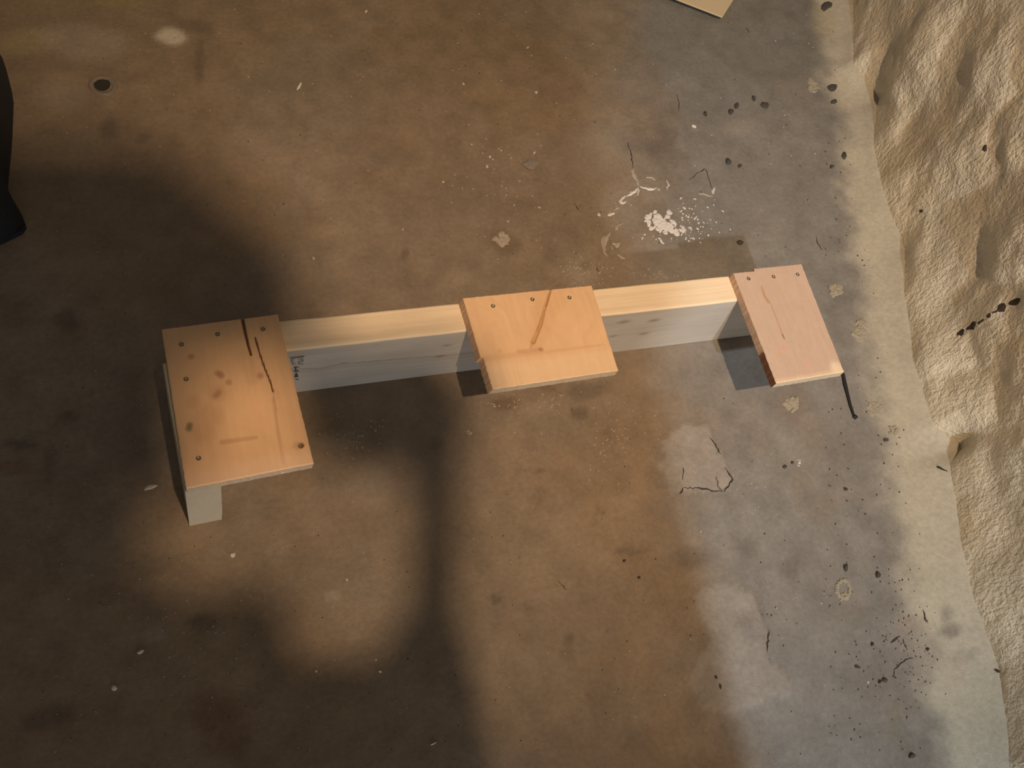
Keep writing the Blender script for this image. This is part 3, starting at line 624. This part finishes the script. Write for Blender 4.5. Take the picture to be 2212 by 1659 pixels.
for a in ((1785, 14, 26, 20, .5, 'dark crumb by the wall foot at the very top, right of the tan board corner'),
          (1797, 190, 24, 20, -.2, 'jagged dark crumb close to the wall foot, largest of those beside it'),
          (1801, 221, 15, 11, .4, 'small dark crumb just below the jagged one beside the wall foot'),
          (1652, 228, 18, 17, 0, 'squarish dark crumb on bare grey floor, below and right of the tan board corner'),
          (1628, 213, 8, 14, 0, 'tiny dark crumb just left of the squarish dark crumb'),
          (1591, 229, 11, 17, .2, 'greyish upright crumb, upper of a touching pair below the tan board corner'),
          (1578, 242, 16, 13, -.5, 'blackish crumb, lower of a touching pair below the tan board corner'),
          (1573, 351, 18, 13, -.8, 'dark crumb halfway between the tan board corner and the right board'),
          (1598, 359, 10, 8, 0, 'speck-like dark crumb right of the one halfway to the right board'),
          (1823, 338, 13, 24, .1, 'ragged dark crumb on the painted edge of the wall foot'),
          (1796, 361, 11, 9, .2, 'small dark crumb left of the ragged one on the wall foot'),
          (1523, 247, 8, 11, .3, 'tiny dark crumb furthest left of the row below the tan board corner'),
          (1598, 524, 18, 11, -.5, 'dark green crumb just behind the right board'),
          (1895, 1242, 14, 18, .2, 'lumpy dark crumb above and right of the pale mortar ring'),
          (1826, 1227, 11, 18, 0, 'grey elongated crumb directly above the pale mortar ring'),
          (1911, 1469, 14, 11, -.5, 'black crumb at the lower end of the branching floor crack, right of its twin'),
          (1900, 1473, 9, 9, 0, 'black crumb at the lower end of the branching floor crack, left of its twin'),
          (1969, 1632, 18, 13, .2, 'purplish dark crumb near the bottom edge beside the wall'),
          (1851, 1441, 14, 8, -.4, 'small dark crumb with a tail left of the branching floor crack'),
          (1883, 1392, 8, 9, .5, 'small dark crumb above the branching floor crack'),
          (2003, 1403, 8, 8, 0, 'round dark crumb right of the branching floor crack'),
          (1694, 1009, 11, 8, .2, 'dark green crumb, largest of three right of the cracked flake'),
          (1711, 1000, 6, 6, 0, 'tiny dark crumb, right one of three right of the cracked flake'),
          (1826, 1057, 12, 7, -.5, 'brown crumb on the floor below the end of the black strip'),
          (1913, 951, 14, 8, .1, 'dark crumb beside the small yellow lump near the wall foot'),
          (1545, 1463, 8, 11, .4, 'dark crumb on the lower pale patch, upper of two'),
          (1555, 1483, 6, 20, .1, 'elongated dark crumb on the lower pale patch'),
          (1348, 1212, 9, 8, .3, 'small dark crumb under the long dark smear at lower centre'),
          (1380, 1248, 7, 7, .3, 'tiny black crumb below the long dark smear at lower centre')):
    crumb('stone_crumb', a[0], a[1], a[2], a[3], a[4], M_dark, a[5], DK, .004, 8)
crumb('floor_flake', 1145, 355, 36, 34, 0, M_flake, 'flat round grey-brown flake behind the middle board', 'flake', .003, 12)
for a in ((645, 189, 8, 22, -.5, M_white, 'thin white sliver on the brown floor behind the left board', 'chip'),
          (327, 1053, 36, 12, .25, M_splint, 'pale wood splinter left of the short timber under the left board', 'splinter'),
          (503, 1200, 14, 14, 0, M_white, 'round cream chip in front of the left board', 'chip'),
          (303, 1409, 18, 10, .4, M_white, 'oblong white chip in the dark at lower left', 'chip'),
          (247, 1487, 14, 13, 0, M_white, 'round white chip in the dark at lower left', 'chip'),
          (935, 1607, 18, 5, .45, M_white, 'thin white sliver near the bottom edge', 'chip'),
          (821, 1451, 10, 6, -.5, M_white, 'small cream chip in the shadow stripe at bottom centre', 'chip'),
          (1051, 360, 11, 8, -.3, M_splint, 'small yellowish crumb left of the round grey flake', 'chip'),
          (1058, 340, 8, 5, -.6, M_white, 'tiny white chip above the yellowish crumb by the round grey flake', 'chip'),
          (1498, 274, 12, 7, -.3, M_white, 'small white fleck at the centre of the upper grey floor', 'chip'),
          (677, 559, 10, 6, -.6, M_splint, 'small tan chip behind the beam near the left board', 'chip')):
    crumb('pale_chip' if a[7] == 'chip' else 'wood_splinter', a[0], a[1], a[2], a[3], a[4], a[5], a[6], a[7], .003, 7)
# thin black strip beside the right board
def strip():
    pts = [(1817, 795), (1821, 812), (1825, 832), (1830, 852), (1836, 876), (1842, 894), (1845, 902)]; P = [spot(*p)[0] for p in pts]; c = P[3].copy()
    r = empty('black_strip', c); tag(r, 'thin black strip on the floor at the front corner of the right board', 'strip')
    V, q = [], []; n = len(P); wd = [.0012, .0028, .0034, .0026, .0024, .002, .0014]
    for i, p in enumerate(P):
        t = (P[min(n - 1, i + 1)] - P[max(0, i - 1)]).normalized(); s = Vector((-t.y, t.x, 0)) * wd[i]; e = p - c
        for d, z in ((s, 0), (s * .7, .0022), (s * -.7, .0022), (-s, 0)): V.append((e.x + d.x, e.y + d.y, e.z + z))
    for i in range(n - 1):
        for k in range(3): q.append((4 * i + k, 4 * i + k + 1, 4 * i + 5 + k, 4 * i + 4 + k))
    mesh_obj('strip', V, q, M_wire, r)
    a = spot(1846, 902)[0] - c; bm = bmesh.new(); bmesh.ops.create_cube(bm, size=.006, matrix=Matrix.Translation(a + Vector((0, 0, .002))) @ Matrix.Rotation(.5, 4, 'Z') @ Matrix.Diagonal((1, .9, .6, 1)))
    bmesh.ops.bevel(bm, geom=bm.edges[:], offset=.0008, segments=1, affect='EDGES'); bm_obj('tip', bm, M_wire, r)
strip()
def twig(pts, wd, label):
    P = [spot(*p)[0] for p in pts]; c = P[1].copy(); V, q = [], []; N = 6
    for i, p in enumerate(P):
        t = (P[min(len(P) - 1, i + 1)] - P[max(0, i - 1)]).normalized(); s = Vector((-t.y, t.x, 0)).normalized()
        for k in range(N):
            a = 2 * math.pi * k / N; e = p - c + s * math.cos(a) * wd[i] + Vector((0, 0, wd[i] * (.8 + math.sin(a)))); V.append(tuple(e))
    for i in range(len(P) - 1):
        for k in range(N): q.append((i * N + k, i * N + (k + 1) % N, (i + 1) * N + (k + 1) % N, (i + 1) * N + k))
    q.append(tuple(range(N))[::-1]); q.append(tuple(range(len(V) - N, len(V))))
    o = mesh_obj('twig', V, q, M_wire); o.location = c; tag(o, label, 'twig')
twig([(2024, 1009), (2031, 1012), (2037, 1015), (2046, 1018)], [.0018, .0014, .001, .0006], 'short black twig on the cream wall foot under the wall\'s notch')

# ------------------------------------------------------------------ added unseen cut-out behind the camera: casts the photographer's shadow on the floor
def shade_cutout():
    py = -.72
    def up(f):
        t = (f[1] - LW.y) / (py - LW.y); return (LW.x + (f[0] - LW.x) / t, LW.z - LW.z / t)
    outer = [(-.75, -.62), (-.75, .1), (-.45, .33), (-.2, .40), (-.08, .405), (.02, .395), (.09, .37), (.12, .30), (.165, .262), (.192, .20), (.194, .06), (.26, .048), (.345, .045), (.372, -.03), (.330, -.118), (.298, -.244), (.294, -.342), (.288, -.455), (.285, -.62)]
    hole = [(-.03, -.17), (-.03, -.12), (-.01, -.06), (.03, -.045), (.035, .08), (.145, .09), (.155, -.045), (.21, -.07), (.275, -.085), (.264, -.18), (.240, -.275), (.195, -.322), (.108, -.305), (.108, -.228), (.01, -.215)]
    A = [up(p) for p in outer]; B = [up(p) for p in hole]
    tri = tessellate_polygon([[Vector((x, z, 0)) for x, z in A], [Vector((x, z, 0)) for x, z in B]])
    P = A + B; n = len(P); th = .012
    base = Vector((-.1, py, .93)); V = [(x - base.x, 0, z - base.z) for x, z in P] + [(x - base.x, -th, z - base.z) for x, z in P]
    q = [tuple(t) for t in tri] + [tuple(i + n for i in t[::-1]) for t in tri]
    for s, m in ((0, len(A)), (len(A), len(B))):
        for i in range(m): a, b = s + i, s + (i + 1) % m; q.append((a, b, b + n, a + n))
    r = empty('shadow_cutout', base); tag(r, 'added unseen cloth cut-out shaped to cast the shadow of the photographer', 'shade_cutout')
    mesh_obj('cloth', V, q, M_cutout, r)
    bm = bmesh.new(); bmesh.ops.create_cone(bm, cap_ends=True, segments=8, radius1=.003, radius2=.003, depth=.55, matrix=Matrix.Translation((0, -.006, 1.76 + .25 - base.z)))
    bm_obj('cutout_cord', bm, M_wire, r)
shade_cutout()

# unseen board on posts, added to keep the work light off the left floor
ps = empty('work_light_blocker', (-.1, -.9, 0)); tag(ps, 'added unseen plywood board on two posts, blocking the work light', 'light blocker')
def bar(name, x, y, z, sx, sy, sz, mat):
    bm = bmesh.new(); bmesh.ops.create_cube(bm, size=1, matrix=Matrix.Translation((x, y, z)) @ Matrix.Diagonal((sx, sy, sz, 1)))
    bmesh.ops.bevel(bm, geom=bm.edges[:], offset=.001, segments=1, affect='EDGES'); return bm_obj(name, bm, mat, ps)
bar('sheet', -.045, 0, .83, 1.35, .018, .74, M_ply)
for sx in (-.70, .60):
    bar('post', sx, -.03, .6, .04, .04, 1.2, M_ply); bar('foot', sx, -.06, .02, .04, .30, .04, M_ply)
